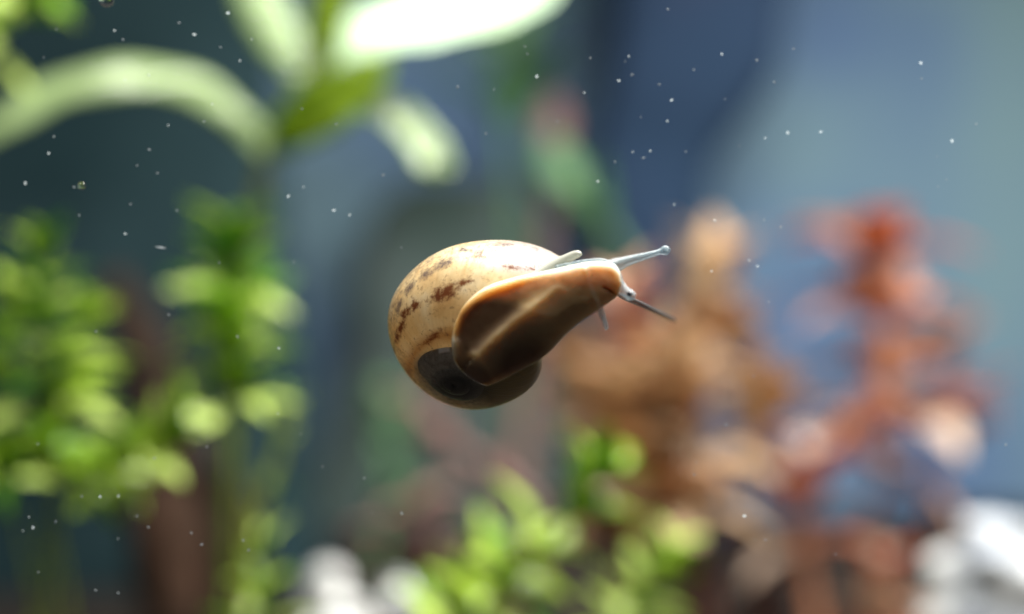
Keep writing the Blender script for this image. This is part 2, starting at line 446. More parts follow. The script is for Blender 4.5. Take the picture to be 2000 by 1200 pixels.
stem_plant('red_plant', 'tallest red plant with a spread rosy crown against the blue wall', [(1715, 520, 22), (1722, 600, 22), (1735, 700, 22), (1760, 860, 22), (1700, 1000, 22)], 'r', rl, M_RSTEM, 5, 1.0, (1.45, 1.5), (.95, 1.3), seed=25, stop=5.4, group=RG, srad=.1)
stem_plant('red_plant', 'curving red stem with bright orange leaves in front of the tallest red plant', [(1735, 745, 19.5), (1680, 830, 19.5), (1590, 890, 19.5), (1560, 990, 19.5), (1580, 1120, 19.5), (1600, 1250, 19.5)], 'r', rl, M_RSTEM, 3, 0.74, (.9, 1.05), (.4, 1.2), seed=26, stop=4.6, group=RG, srad=.12)
stem_plant('red_plant', 'dark red plant crowded behind the curving orange stem', [(1850, 720, 23.5), (1860, 830, 23.5), (1820, 980, 23.5)], 'm', rm, M_RSTEM, 4, 0.81, (1, 1.2), (.5, 1.3), seed=27, stop=2.2, group=RG, srad=.1)
stem_plant('red_plant', 'short rosy shoot on the soil near the knobbly white rock', [(1720, 1150, 20), (1715, 1220, 20), (1700, 1320, 20)], 'r', rl, M_RSTEM, 4, 0.81, (.9, 1.1), (.6, 1.3), seed=28, stop=2.5, group=RG, srad=.1)
stem_plant('red_plant', 'short red shoot at the foot of the curving orange stem', [(1500, 1130, 21), (1490, 1230, 21)], 'm', rm, M_RSTEM, 4, 0.81, (.9, 1.1), (.6, 1.3), seed=29, stop=2, group=RG, srad=.1)
stem_plant('red_plant', 'short red shoot behind the large bushy green shoot', [(1370, 950, 22), (1360, 1040, 22), (1350, 1200, 22)], 'm', rm, M_RSTEM, 4, 0.81, (.9, 1.1), (.6, 1.3), seed=30, stop=3, group=RG, srad=.1)
stem_plant('tan_plant', 'dense low tan plant filling the gap below the orange red crown', [(1205, 800, 17.5), (1215, 880, 17.5), (1230, 1000, 17.5)], 't', rt, M_RSTEM, 5, .6, (.9, 1.0), (.7, 1.3), seed=34, stop=2.6, group=RG, srad=.06)
stem_plant('tan_plant', 'broad brown tan plant between the tall tan tip and the green crown', [(1320, 740, 18), (1310, 840, 18), (1300, 960, 18)], 't', rt, M_RSTEM, 5, .6, (.9, 1.05), (.7, 1.3), seed=35, stop=3.0, group=RG, srad=.06)
stem_plant('tan_plant', 'low tan plant at the bend of the curving red stem', [(1500, 830, 21), (1490, 920, 21), (1480, 1000, 21)], 't', rt, M_RSTEM, 4, .7, (.9, 1.0), (.7, 1.3), seed=36, stop=1.6, group=RG, srad=.06)
stem_plant('maroon_plant', 'faint dull pink plant rising behind the snail shell', [(1078, 290, 33), (1075, 380, 33), (1060, 520, 33), (1040, 700, 33)], 'm', rm, M_MAROON, 2, 1.5, (1, 1.1), (.2, 1.4), seed=31, stop=2.5, group=RG, srad=.22)
stem_plant('maroon_plant', 'bare leaning maroon stem below the snail shell', [(835, 815, 25), (890, 875, 25), (970, 930, 25), (1040, 1010, 25)], 'm', rm, M_MAROON, 2, .8, (.7, .8), (.2, .5), seed=32, stop=2.4, group=RG, srad=.2)
stem_plant('maroon_plant', 'dull pink leafy plant behind the small bright white rock', [(820, 1020, 24), (815, 1100, 24), (830, 1250, 24)], 'm', rm, M_MAROON, 4, .6, (1, 1.1), (.9, 1.3), seed=33, stop=1.8, group=RG, srad=.12)
fg = leaves_of('fg', 2.2, 1.3, M_FARGREEN, .2, .1)
stem_plant('far_green_plant', 'blurred green broad leaf plant beside the dark bogwood trunk', [(985, 120, 36), (990, 260, 36), (1010, 500, 36)], 'fg', fg, M_FARGREEN, 3, 1.6, (1.5, 1.4), (.5, 1.2), seed=41, stop=2.2, srad=.14)
stem_plant('far_green_plant', 'blurred slanting green plant in front of the dark bogwood trunk', [(1130, 370, 32), (1180, 440, 32), (1240, 540, 32), (1260, 700, 32)], 'fg', fg, M_FARGREEN, 2, 1.3, (.9, .9), (.2, .5), seed=42, stop=2.6, srad=.16)
stem_plant('far_green_plant', 'low blurred olive plant behind the maroon stem', [(760, 830, 34), (765, 950, 34)], 'fg', fg, M_FARGREEN, 3, 1.3, (.7, .8), (.2, .7), seed=43, stop=3, srad=.14)

# ------------------------------------------------------------------ the snail
snail = empty('snail', px(1000, 640, 0.0), 'small banded snail crawling on the glass with one eye stalk stretched out', 'snail')
SO = Vector(snail.location)
# ---- shell: a spiral tube
az, el, t0, sa, WW, rr_, zz_, sz_, cx_, cy_ = 1.997, 0.761, 5.308, 151.332, 1.751, 0.426, 1.353, 0.987, 879.683, 766.897
kk = math.log(WW) / (2 * math.pi)
axv = np.array([math.cos(el) * math.cos(az), math.cos(el) * math.sin(az), -math.sin(el)])
uv = np.cross(axv, [0, 0, 1.]); uv /= np.linalg.norm(uv); vv = -np.cross(axv, uv)
NT, NP = 620, 120
th = np.linspace(-3.6 * 2 * math.pi, 0.0, NT)
ph = np.linspace(0, 2 * math.pi, NP, endpoint=False)
s_ = np.exp(kk * th)
grow = 1 + 0.0006 * np.sin(th * 61)
flare = 1 + 0.03 * np.clip((th + 0.12) / 0.12, 0, 1) ** 2
r_ = (rr_ + np.cos(ph)[None] * (grow * flare)[:, None]) * sa * s_[:, None]
z_ = (-zz_ + np.sin(ph)[None] * (grow * flare)[:, None]) * sa * sz_ * s_[:, None]
A_ = (t0 + th)[:, None]
SP = np.array([cx_, cy_, 0]) + r_[..., None] * (np.cos(A_)[..., None] * uv + np.sin(A_)[..., None] * vv) + z_[..., None] * axv
# ease the outline towards the globe of the real shell
sil = np.array([(757, 640), (762, 605), (772, 570), (788, 545), (812, 522), (835, 505), (860, 490), (890, 479), (920, 472), (950, 468), (980, 468), (1010, 471), (1040, 478), (1075, 487), (1103, 500), (1065, 697), (1060, 715), (1045, 745), (1020, 772), (995, 786), (970, 795), (940, 800), (920, 800), (895, 797), (870, 790), (845, 778), (820, 760), (800, 737), (785, 715), (770, 690), (761, 665)], float)
CC = np.array([915, 640.])
def polar(q):
    d = q - CC
    return np.arctan2(d[..., 1], d[..., 0]), np.hypot(d[..., 0], d[..., 1])
ang_, rad_ = polar(SP[..., :2])
NB = 90
bins = ((ang_ + math.pi) / (2 * math.pi) * NB).astype(int) % NB
mx_ = np.zeros(NB); np.maximum.at(mx_, bins.ravel(), rad_.ravel())
bc = (np.arange(NB) + .5) / NB * 2 * math.pi - math.pi
sang, srad_ = polar(sil)
mod = np.interp(sang, np.r_[bc - 2 * math.pi, bc, bc + 2 * math.pi], np.r_[mx_, mx_, mx_])
rat = srad_ / mod
o_ = np.argsort(sang); sang, rat = sang[o_], rat[o_]
fa = np.linspace(-math.pi, math.pi, 720, endpoint=False)
fr = np.interp(fa, np.r_[sang - 2 * math.pi, sang, sang + 2 * math.pi], np.r_[rat, rat, rat])
FB = lambda t: np.stack([np.ones_like(t)] + [f(n * t) for n in (1, 2, 3, 4, 5, 6) for f in (np.cos, np.sin)], -1)
gap = np.linspace(sang[np.argmax(np.diff(sang))] + .12, sang[np.argmax(np.diff(sang)) + 1] - .12, 6)
ga = np.r_[sang, gap]; gr = np.r_[rat, np.interp(gap, sang, rat) * .97]
fr = FB(fa) @ np.linalg.solve(FB(ga).T @ FB(ga) + np.diag([0] + [.03 * n ** 2 for n in (1, 2, 3, 4, 5, 6) for _ in (0, 1)]), FB(ga).T @ gr)
wf = np.interp(ang_, np.r_[fa, math.pi], np.r_[fr, fr[0]])
fall = np.clip(rad_ / 120.0, 0, 1)
wf = 1 + (wf - 1) * fall
SP[..., 0] = CC[0] + (SP[..., 0] - CC[0]) * wf
SP[..., 1] = CC[1] + (SP[..., 1] - CC[1]) * wf
tw = th[:, None] / (2 * math.pi)
inw = np.clip((-tw - .72) / .22, 0, 1); inw = inw * inw * (3 - 2 * inw) * np.clip((985 - SP[..., 0]) / 80, 0, 1)
SP[..., 1] = np.where(SP[..., 1] < 742, 742 - (742 - SP[..., 1]) * (1 - .40 * inw), SP[..., 1])
SHELL_Y = 0.20
dmin = SP[..., 2].min()
shell_y = (SP[..., 2] - dmin) / PX + SHELL_Y
def topx(x, y, dep):                            # pixel -> world at depth dep
    s = (D + dep) / D / PX
    return np.stack([(x - 1000) * s, dep, (600 - y) * s], -1)
SV = topx(SP[..., 0], SP[..., 1], shell_y) - np.array(SO)
F = []
for i in range(NT - 1):
    for j in range(NP):
        F.append((i * NP + j, i * NP + (j + 1) % NP, (i + 1) * NP + (j + 1) % NP, (i + 1) * NP + j))
shm = mesh('shell', SV.reshape(-1, 3), F)
# pigment written on the shell: blotches of the bands, and the dark gland of the inner whorls, plus painted shade and glint
def blob(x, y, bx, by, rx, ry, a=0.0):
    c, s = math.cos(math.radians(a)), math.sin(math.radians(a))
    u = ((x - bx) * c + (y - by) * s) / rx; v = (-(x - bx) * s + (y - by) * c) / ry
    return np.clip(1.25 - np.sqrt(u * u + v * v), 0, 1)
X, Y = SP[..., 0], SP[..., 1]
brown = np.zeros_like(X)
for b in [(868, 572, 40, 18, -28), (905, 553, 24, 9, -25), (812, 597, 18, 10, -42), (792, 612, 16, 10, -50), (783, 640, 20, 8, -62), (777, 658, 16, 7, -65), (768, 690, 20, 5, 80), (775, 712, 18, 6, 65), (788, 732, 18, 5, 55),
          (1000, 522, 26, 6, 8), (1040, 525, 14, 5, 5), (845, 660, 26, 8, -40)]:
    brown = np.maximum(brown, blob(X, Y, *b))
grey = np.zeros_like(X)
for b in [(905, 488, 16, 7, 5), (938, 497, 16, 10, 20), (865, 516, 30, 11, -28), (832, 535, 22, 10, -38), (800, 562, 22, 9, -52), (778, 600, 22, 7, -70), (1045, 490, 10, 14, 10), (1068, 510, 12, 16, 20), (1058, 520, 5, 16, 25), (985, 478, 30, 5, 0)]:
    grey = np.maximum(grey, blob(X, Y, *b))
turn = th[:, None] / (2 * math.pi)
last = np.clip((turn + 1.02) / .06, 0, 1)
brown *= last; grey *= last
dark_c = blob(X, Y, 882, 735, 72, 74, 0)
rim = np.clip((polar(np.stack([X, Y], -1))[1] / np.interp(polar(np.stack([X, Y], -1))[0], np.r_[sang - 2 * math.pi, sang, sang + 2 * math.pi], np.r_[srad_[o_], srad_[o_], srad_[o_]]) - .84) / .14, 0, 1)
grey = np.maximum(grey, .55 * rim * last)
brown = np.maximum(brown, .10 * last)
gland = np.clip((-turn - .90) / .05, 0, 1) * np.ones_like(X)
visc_shade = np.clip((-turn - .30) / .15, 0, 1) * np.clip(blob(X, Y, 1005, 745, 95, 62, -30) * 1.6, 0, 1)  # lower whorl darkened: its shade and the dark soft body painted in
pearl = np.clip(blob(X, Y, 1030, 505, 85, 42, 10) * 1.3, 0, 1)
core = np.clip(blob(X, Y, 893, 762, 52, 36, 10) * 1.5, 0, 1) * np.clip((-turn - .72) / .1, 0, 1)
glint = np.clip((1 - np.maximum(np.abs((X - 867) - .2 * (Y - 680)) / 13, np.abs((Y - 680) + .15 * (X - 867)) / 10)) * 4, 0, 1) * np.clip((-turn - .5) / .05, 0, 1)  # painted highlight: a whitish patch in place of a reflected glint
att = shm.color_attributes.new('pigment', 'FLOAT_COLOR', 'POINT')
ring = np.hypot((X - 880) / 1.0, Y - 738)
tan_ = np.clip(1 - np.abs(ring - 84) / 20, 0, 1) * last * np.clip((905 - X) / 20, 0, 1)
buf = np.stack([brown, grey, gland * np.ones_like(X), tan_], -1).astype(np.float32)
att.data.foreach_set('color', buf.ravel())
uvb = np.stack([turn * np.ones_like(X) * 3.0, np.broadcast_to(ph[None] / (2 * math.pi), X.shape), np.zeros_like(X), np.ones_like(X)], -1).astype(np.float32)
a2 = shm.color_attributes.new('spiral', 'FLOAT_COLOR', 'POINT')
a2.data.foreach_set('color', uvb.ravel())
a3 = shm.color_attributes.new('tissue_and_light', 'FLOAT_COLOR', 'POINT')
a3.data.foreach_set('color', np.stack([visc_shade, pearl, glint, core], -1).astype(np.float32).ravel())

m, nt, out = mat('shell')
L = nt.links.new
pg = node(nt, 'ShaderNodeAttribute', attribute_name='pigment')
sp = node(nt, 'ShaderNodeSeparateColor'); L(pg.outputs['Color'], sp.inputs[0])
tc = node(nt, 'ShaderNodeTexCoord')
n1 = node(nt, 'ShaderNodeTexNoise', Scale=30.0, Detail=8.0, Roughness=.75); L(tc.outputs['Object'], n1.inputs['Vector'])
n2 = node(nt, 'ShaderNodeTexNoise', Scale=5.0, Detail=4.0); L(tc.outputs['Object'], n2.inputs['Vector'])
sa_ = node(nt, 'ShaderNodeAttribute', attribute_name='spiral')
mp = node(nt, 'ShaderNodeMapping'); mp.inputs['Scale'].default_value = (16, 2.5, 1); L(sa_.outputs['Vector'], mp.inputs[0])
n3 = node(nt, 'ShaderNodeTexNoise', Scale=3.0, Detail=4.0); L(mp.outputs[0], n3.inputs['Vector'])
base = ramp(nt, [(0.3, (0.66, 0.44, 0.20)), (0.5, (0.80, 0.62, 0.34)), (0.7, (0.86, 0.76, 0.54))], n2.outputs['Fac'])
stri = node(nt, 'ShaderNodeMix', data_type='RGBA', blend_type='MULTIPLY'); stri.inputs[0].default_value = .22
L(base.outputs[0], stri.inputs[6])
sr = ramp(nt, [(0.35, (.62, .58, .5)), (0.6, (1, 1, 1))], n3.outputs['Fac']); L(sr.outputs[0], stri.inputs[7])
def broken(chan, lo, hi):
    a = node(nt, 'ShaderNodeMath', operation='MULTIPLY_ADD')
    L(n1.outputs['Fac'], a.inputs[0]); a.inputs[1].default_value = 2.6; a.inputs[2].default_value = -1.3
    b = node(nt, 'ShaderNodeMath', operation='ADD'); L(a.outputs[0], b.inputs[0]); L(sp.outputs[chan], b.inputs[1])
    c = node(nt, 'ShaderNodeMapRange'); L(b.outputs[0], c.inputs['Value'])
    c.inputs['From Min'].default_value = lo; c.inputs['From Max'].default_value = hi
    return c.outputs[0]
c1 = node(nt, 'ShaderNodeMix', data_type='RGBA'); L(broken(0, .22, .85), c1.inputs[0]); L(stri.outputs[2], c1.inputs[6]); c1.inputs[7].default_value = (.17, .055, .02, 1)
c2 = node(nt, 'ShaderNodeMix', data_type='RGBA'); L(broken(1, .15, 1.1), c2.inputs[0]); L(c1.outputs[2], c2.inputs[6]); c2.inputs[7].default_value = (.14, .105, .095, 1)
c3 = node(nt, 'ShaderNodeMix', data_type='RGBA'); L(sp.outputs[2], c3.inputs[0]); L(c2.outputs[2], c3.inputs[6]); gr_ = ramp(nt, [(0.35, (.24, .20, .16)), (0.65, (.52, .45, .37))], n1.outputs['Fac']); L(gr_.outputs[0], c3.inputs[7])
ts = node(nt, 'ShaderNodeAttribute', attribute_name='tissue_and_light'); st = node(nt, 'ShaderNodeSeparateColor'); L(ts.outputs['Color'], st.inputs[0])
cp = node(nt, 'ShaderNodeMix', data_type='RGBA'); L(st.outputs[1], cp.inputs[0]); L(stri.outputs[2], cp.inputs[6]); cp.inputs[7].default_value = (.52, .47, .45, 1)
ct = node(nt, 'ShaderNodeMix', data_type='RGBA'); L(pg.outputs['Alpha'], ct.inputs[0]); L(cp.outputs[2], ct.inputs[6]); ct.inputs[7].default_value = (.46, .25, .09, 1)
L(ct.outputs[2], c1.inputs[6])
c4 = node(nt, 'ShaderNodeMix', data_type='RGBA'); L(st.outputs[0], c4.inputs[0]); L(c3.outputs[2], c4.inputs[6]); c4.inputs[7].default_value = (.12, .095, .045, 1)
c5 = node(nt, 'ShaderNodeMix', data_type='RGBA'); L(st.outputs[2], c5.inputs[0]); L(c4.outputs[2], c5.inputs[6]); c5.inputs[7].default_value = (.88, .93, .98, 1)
c6 = node(nt, 'ShaderNodeMix', data_type='RGBA'); L(ts.outputs['Alpha'], c6.inputs[0]); L(c5.outputs[2], c6.inputs[6]); c6.inputs[7].default_value = (.06, .052, .045, 1)
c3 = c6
p = node(nt, 'ShaderNodeBsdfPrincipled', Roughness=.36); L(c3.outputs[2], p.inputs['Base Color'])
p.inputs['Coat Weight'].default_value = .12; p.inputs['Specular IOR Level'].default_value = .32; p.inputs['Coat Roughness'].default_value = .12
bp_ = node(nt, 'ShaderNodeBump', Strength=.4, Distance=.015); L(n3.outputs['Fac'], bp_.inputs['Height']); L(bp_.outputs[0], p.inputs['Normal'])
t = node(nt, 'ShaderNodeBsdfTranslucent'); L(c3.outputs[2], t.inputs['Color'])
mx = node(nt, 'ShaderNodeMixShader'); mx.inputs[0].default_value = .42
L(p.outputs[0], mx.inputs[1]); L(t.outputs[0], mx.inputs[2]); L(mx.outputs[0], out.inputs[0])
shm.materials.append(m)
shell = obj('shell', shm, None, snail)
shell['label'] = 'cream shell with broken brown bands and dark inner whorls'

# ---- body: one continuous surface from the head to the mantle
sec = [((1215, 551), (1214, 556), .10, .06, .06), ((1208, 526), (1207, 578), .10, .085, .10), ((1190, 513), (1190, 592), .10, .095, .13), ((1150, 512), (1160, 612), .10, .098, .16), ((1100, 522), (1128, 634), .11, .105, .20),
       ((1050, 533), (1102, 658), .12, .11, .24), ((1000, 544), (1078, 684), .125, .11, .28), ((950, 561), (1052, 705), .14, .11, .26), ((912, 590), (1022, 721), .15, .11, .22), ((890, 628), (995, 736), .16, .11, .18),
       ((882, 668), (970, 748), .17, .11, .14), ((887, 705), (952, 754), .18, .09, .10), ((908, 731), (938, 750), .18, .06, .06), ((922, 741), (924, 743), .18, .02, .02)]
arr = np.array([[a[0], a[1], b[0], b[1], yc, hf, hb] for a, b, yc, hf, hb in sec], float)
NS, NR = 170, 130
SS = catmull(arr, NS)
def segdist(X, Y, pts):
    best = np.full(X.shape, 1e9); side = np.zeros(X.shape)
    for (x0, y0), (x1, y1) in zip(pts[:-1], pts[1:]):
        dx, dy = x1 - x0, y1 - y0
        t = np.clip(((X - x0) * dx + (Y - y0) * dy) / (dx * dx + dy * dy), 0, 1)
        d = np.hypot(X - x0 - t * dx, Y - y0 - t * dy)
        sd = np.sign((X - x0) * dy - (Y - y0) * dx)
        side = np.where(d < best, sd, side); best = np.minimum(best, d)
    return best, side
an = np.linspace(0, 2 * math.pi, NR, endpoint=False)
ca, sn = np.cos(an), np.sin(an)
U0, L0 = SS[:, 0:2], SS[:, 2:4]
mid, half = (U0 + L0) / 2, (U0 - L0) / 2
BX = mid[:, 0:1] + half[:, 0:1] * ca[None]; BY = mid[:, 1:2] + half[:, 1:2] * ca[None]
yc, hf, hb = SS[:, 4:5], SS[:, 5:6], SS[:, 6:7]
front = sn[None] < 0
BD = np.where(front, yc - hf * np.abs(sn[None]) ** .45, yc + hb * np.abs(sn[None]) ** .7)
inner = np.clip(np.abs(sn[None]) * 1.6, 0, 1) ** 1.0 * np.ones_like(BX)
ridge = [(1090, 578), (1045, 600), (1005, 627), (965, 662), (932, 694)]
rd, rs = segdist(BX, BY, ridge)
along = np.clip((1120 - BX) / 60, 0, 1)
sig = np.where(rs > 0, 30.0, 14.0)
rdg = np.exp(-(rd / sig) ** 2)
recess = np.clip((1085 - BX) / 90, 0, 1)
rel = along * (recess * 0.075 - 0.05 * rdg)
mo, _ = segdist(BX, BY, [(1180, 562), (1190, 566), (1201, 574)])
mouth = np.exp(-(mo / 2.6) ** 2)
fold, _ = segdist(BX, BY, [(1143, 524), (1150, 545), (1160, 575), (1172, 602)])
fld = np.exp(-(fold / 3.5) ** 2)
tub, _ = segdist(BX, BY, [(886, 668), (884, 692)])
tubr = np.exp(-(tub / 10.0) ** 2)
BD = BD + np.where(front, inner * (rel + .035 * mouth - .012 * fld - .03 * tubr), 0)
# fine wrinkles
wr = np.array([[mnoise.noise(Vector((BX[i, j] * .06, BY[i, j] * .06, 1.3))) for j in range(NR)] for i in range(NS + 1)])
wr2 = np.array([[mnoise.noise(Vector((BX[i, j] * .16, BY[i, j] * .16, 7.3))) for j in range(NR)] for i in range(NS + 1)])
BD = BD + .003 * wr + .0008 * wr2
BD = np.maximum(BD, 0.004)
BV = topx(BX, BY, BD) - np.array(SO)
F = []
for i in range(NS):
    for j in range(NR):
        F.append((i * NR + j, (i + 1) * NR + j, (i + 1) * NR + (j + 1) % NR, i * NR + (j + 1) % NR))
F.append(tuple(range(NR))); F.append(tuple(NS * NR + j for j in range(NR - 1, -1, -1)))
bm_ = mesh('body', BV.reshape(-1, 3), F)
# tissue: pale skirt along the margin, painted shadow of shell and organs inside, brown mouth
edge = np.clip(1 - (1 - np.abs(ca[None])) * np.hypot(half[:, 0:1], half[:, 1:2]) / 17.0, 0, 1) * np.ones_like(BX)
upper = np.where(ca[None] > 0, 1.0, .08)
pale = np.clip(edge * upper * 1.25 * np.clip((BX - 905) / 60, 0, 1) + .25 * fld + .5 * tubr + .06 * along * rdg, 0, 1)
def soft(bx, by, rx, ry, a):
    c, s = math.cos(math.radians(a)), math.sin(math.radians(a))
    u = ((BX - bx) * c + (BY - by) * s) / rx; v = (-(BX - bx) * s + (BY - by) * c) / ry
    return np.clip(1.35 - np.sqrt(u * u + v * v), 0, 1) ** 1
def poly_in(pts, soft_w):
    """1 inside the outline, easing to 0 over soft_w pixels across its edge"""
    n = len(pts); inside = np.zeros(BX.shape, bool)
    for i in range(n):
        (x0, y0), (x1, y1) = pts[i], pts[(i + 1) % n]
        c = ((y0 > BY) != (y1 > BY)) & (BX < (x1 - x0) * (BY - y0) / ((y1 - y0) or 1e-9) + x0)
        inside ^= c
    d, _ = segdist(BX, BY, list(pts) + [pts[0]])
    return np.clip(.5 + np.where(inside, d, -d) / soft_w, 0, 1)
inner_shade = poly_in([(897, 612), (925, 590), (965, 585), (1005, 592), (1030, 608), (992, 634), (958, 664), (935, 690), (905, 690), (893, 660)], 16.0)  # shadow inside the foot, painted as a dark patch
lower_ = np.clip(soft(1015, 705, 92, 56, -32) * 1.0, 0, 1)
dark = np.clip(np.maximum.reduce([.9 * np.clip(soft(925, 738, 52, 34, 20) * 1.3, 0, 1), .85 * inner_shade, .95 * lower_, .35 * soft(1110, 610, 60, 26, -40)]), 0, 1) * (1 - .6 * along * np.exp(-(rd / 9.0) ** 2) * np.clip((BX - 920) / 40, 0, 1))
at = bm_.color_attributes.new('tissue_and_light', 'FLOAT_COLOR', 'POINT')
at.data.foreach_set('color', np.stack([pale, dark, np.clip(mouth * .75, 0, 1), np.ones_like(BX)], -1).astype(np.float32).ravel())
m, nt, out = mat('snail_flesh')
L = nt.links.new
ta = node(nt, 'ShaderNodeAttribute', attribute_name='tissue_and_light'); sp = node(nt, 'ShaderNodeSeparateColor'); L(ta.outputs['Color'], sp.inputs[0])
tc = node(nt, 'ShaderNodeTexCoord')
n1 = node(nt, 'ShaderNodeTexNoise', Scale=9.0, Detail=6.0); L(tc.outputs['Object'], n1.inputs['Vector'])
b = ramp(nt, [(0.3, (.34, .205, .09)), (0.7, (.42, .28, .135))], n1.outputs['Fac'])
c1 = node(nt, 'ShaderNodeMix', data_type='RGBA'); L(sp.outputs[1], c1.inputs[0]); L(b.outputs[0], c1.inputs[6]); c1.inputs[7].default_value = (.085, .040, .019, 1)
c2 = node(nt, 'ShaderNodeMix', data_type='RGBA'); L(sp.outputs[0], c2.inputs[0]); L(c1.outputs[2], c2.inputs[6]); c2.inputs[7].default_value = (.44, .46, .42, 1)
c3 = node(nt, 'ShaderNodeMix', data_type='RGBA'); L(sp.outputs[2], c3.inputs[0]); L(c2.outputs[2], c3.inputs[6]); c3.inputs[7].default_value = (.10, .03, .015, 1)
p = node(nt, 'ShaderNodeBsdfPrincipled', Roughness=.35)
L(c3.outputs[2], p.inputs['Base Color'])
p.inputs['Specular IOR Level'].default_value = .25
p.inputs['Subsurface Weight'].default_value = 1.0
p.inputs['Subsurface Radius'].default_value = (.30, .22, .145)
p.inputs['Subsurface Scale'].default_value = 1.0
n2 = node(nt, 'ShaderNodeTexNoise', Scale=45.0, Detail=3.0); L(tc.outputs['Object'], n2.inputs['Vector'])
bp_ = node(nt, 'ShaderNodeBump', Strength=.06, Distance=.006); L(n2.outputs['Fac'], bp_.inputs['Height']); L(bp_.outputs[0], p.inputs['Normal'])
L(p.outputs[0], out.inputs[0])
M_FLESH = m
obj('body', bm_, M_FLESH, snail)

# ---- tentacles
m, nt, out = mat('tentacle_skin')
tc = node(nt, 'ShaderNodeTexCoord')
n1 = node(nt, 'ShaderNodeTexNoise', Scale=60.0, Detail=3.0); nt.links.new(tc.outputs['Object'], n1.inputs['Vector'])
bb = node(nt, 'ShaderNodeBump', Strength=.5, Distance=.012); nt.links.new(n1.outputs['Fac'], bb.inputs['Height'])
p = node(nt, 'ShaderNodeBsdfPrincipled', Roughness=.3)
p.inputs['Base Color'].default_value = (.26, .33, .36, 1)
p.inputs['Subsurface Weight'].default_value = 1.0
p.inputs['Subsurface Radius'].default_value = (.12, .12, .12)
p.inputs['Subsurface Scale'].default_value = 1.0
nt.links.new(bb.outputs[0], p.inputs['Normal'])
tr = node(nt, 'ShaderNodeBsdfTransparent', Color=(.86, .9, .92, 1))
mx = node(nt, 'ShaderNodeMixShader'); mx.inputs[0].default_value = .36
nt.links.new(tr.outputs[0], mx.inputs[1]); nt.links.new(p.outputs[0], mx.inputs[2]); nt.links.new(mx.outputs[0], out.inputs[0])
M_TENT = m
m, nt, out = mat('shadow_streak')
p = node(nt, 'ShaderNodeBsdfPrincipled', Roughness=.5)
p.inputs['Base Color'].default_value = (.06, .07, .07, 1)
tr = node(nt, 'ShaderNodeBsdfTransparent', Color=(.8, .82, .82, 1))
mx = node(nt, 'ShaderNodeMixShader'); mx.inputs[0].default_value = .5
nt.links.new(tr.outputs[0], mx.inputs[1]); nt.links.new(p.outputs[0], mx.inputs[2]); nt.links.new(mx.outputs[0], out.inputs[0])
M_DIM = m
def feeler_or_shadow_streak(name, pts, mt, n=16, seg=40, bulb=None):
    """pts: (x, y, depth, radius_px)"""
    A = catmull(pts, seg)
    P = topx(A[:, 0], A[:, 1], A[:, 2]) - np.array(SO)
    r = np.maximum(A[:, 3], .3) / PX
    V, F = tube(P, r, n)
    return obj(name, mesh(name, V, F), mt, snail)
e1 = feeler_or_shadow_streak('eye_stalk', [(1184, 529, .13, 19), (1200, 520, .14, 15.5), (1222, 511, .16, 10.5), (1250, 503, .19, 8), (1275, 496, .22, 6.2), (1289, 492, .24, 6.4), (1296, 490, .245, 9.2), (1301, 489, .25, 10), (1306, 488, .255, 6.5), (1309, 487.5, .257, 1)], M_TENT)
e1['label'] = 'stretched translucent eye stalk with a rounded tip'
e2 = feeler_or_shadow_streak('eye_stalk', [(1200, 552, .14, 16), (1210, 561, .13, 14), (1219, 568, .11, 11), (1226, 573, .09, 10.8), (1231, 577, .075, 11), (1237, 581, .06, 8), (1241, 584, .055, 1)], M_TENT)
e2['label'] = 'short eye stalk turned towards the glass'
m, nt, out = mat('eye')
p = node(nt, 'ShaderNodeBsdfPrincipled', Roughness=.1); p.inputs['Base Color'].default_value = (.03, .025, .03, 1)
nt.links.new(p.outputs[0], out.inputs[0])
def ball(c, r, n=12):
    V, F = [], []
    for i in range(n + 1):
        a = math.pi * i / n
        for j in range(n):
            b = 2 * math.pi * j / n
            V.append((c[0] + r * math.sin(a) * math.cos(b), c[1] + r * math.sin(a) * math.sin(b), c[2] + r * math.cos(a)))
    for i in range(n):
        for j in range(n):
            F.append((i * n + j, (i + 1) * n + j, (i + 1) * n + (j + 1) % n, i * n + (j + 1) % n))
    return V, F
V, F = ball(topx(1230, 574.5, .056) - np.array(SO), 6.0 / PX)
eye = obj('eye', mesh('eye', V, F), m, e2)
V, F = ball(topx(1301.5, 489, .25) - np.array(SO), 3.5 / PX)
obj('eye', mesh('eye', V, F), M_TENT, e1)
f3 = feeler_or_shadow_streak('feeler_or_shadow_streak', [(1206, 575, .25, 4), (1222, 582, .45, 6), (1250, 594, .7, 6), (1285, 611, 1.0, 5.4), (1308, 622, 1.2, 5), (1318, 627, 1.3, 3.5), (1320, 628, 1.31, .5)], M_DIM)  # solid tube standing in for a shadow-like streak of the eye stalk
f3['label'] = 'shadow-like streak beside the eye stalk, built as a thin dim grey tube'
feeler_or_shadow_streak('feeler_or_shadow_streak', [(1168, 600, .1, 8), (1175, 614, .09, 6.5), (1180, 627, .08, 5), (1183, 637, .07, 4.4), (1184, 643, .07, 3), (1184.5, 644, .07, .5)], M_TENT)
# mantle lobe at the lip of the shell
M_LOBE = leaf_mat('mantle_lobe', [(0.0, (.46, .46, .40)), (1.0, (.52, .52, .46))], .4, .3)
ml = feeler_or_shadow_streak('mantle_lobe', [(1020, 556, .22, 9), (1058, 534, .25, 12), (1085, 519, .26, 13), (1108, 506, .25, 10.5), (1122, 498.5, .24, 8.5), (1131, 497, .23, 7), (1137, 498, .23, 1)], M_LOBE)
feeler_or_shadow_streak('mantle_lobe', [(1085, 525, .22, 7), (1115, 518, .2, 6.5), (1145, 512, .17, 5.5), (1172, 510, .15, 5.5), (1192, 516, .14, 5.5), (1206, 529, .13, 4.5), (1213, 545, .13, 4), (1215, 556, .13, 2)], M_TENT)

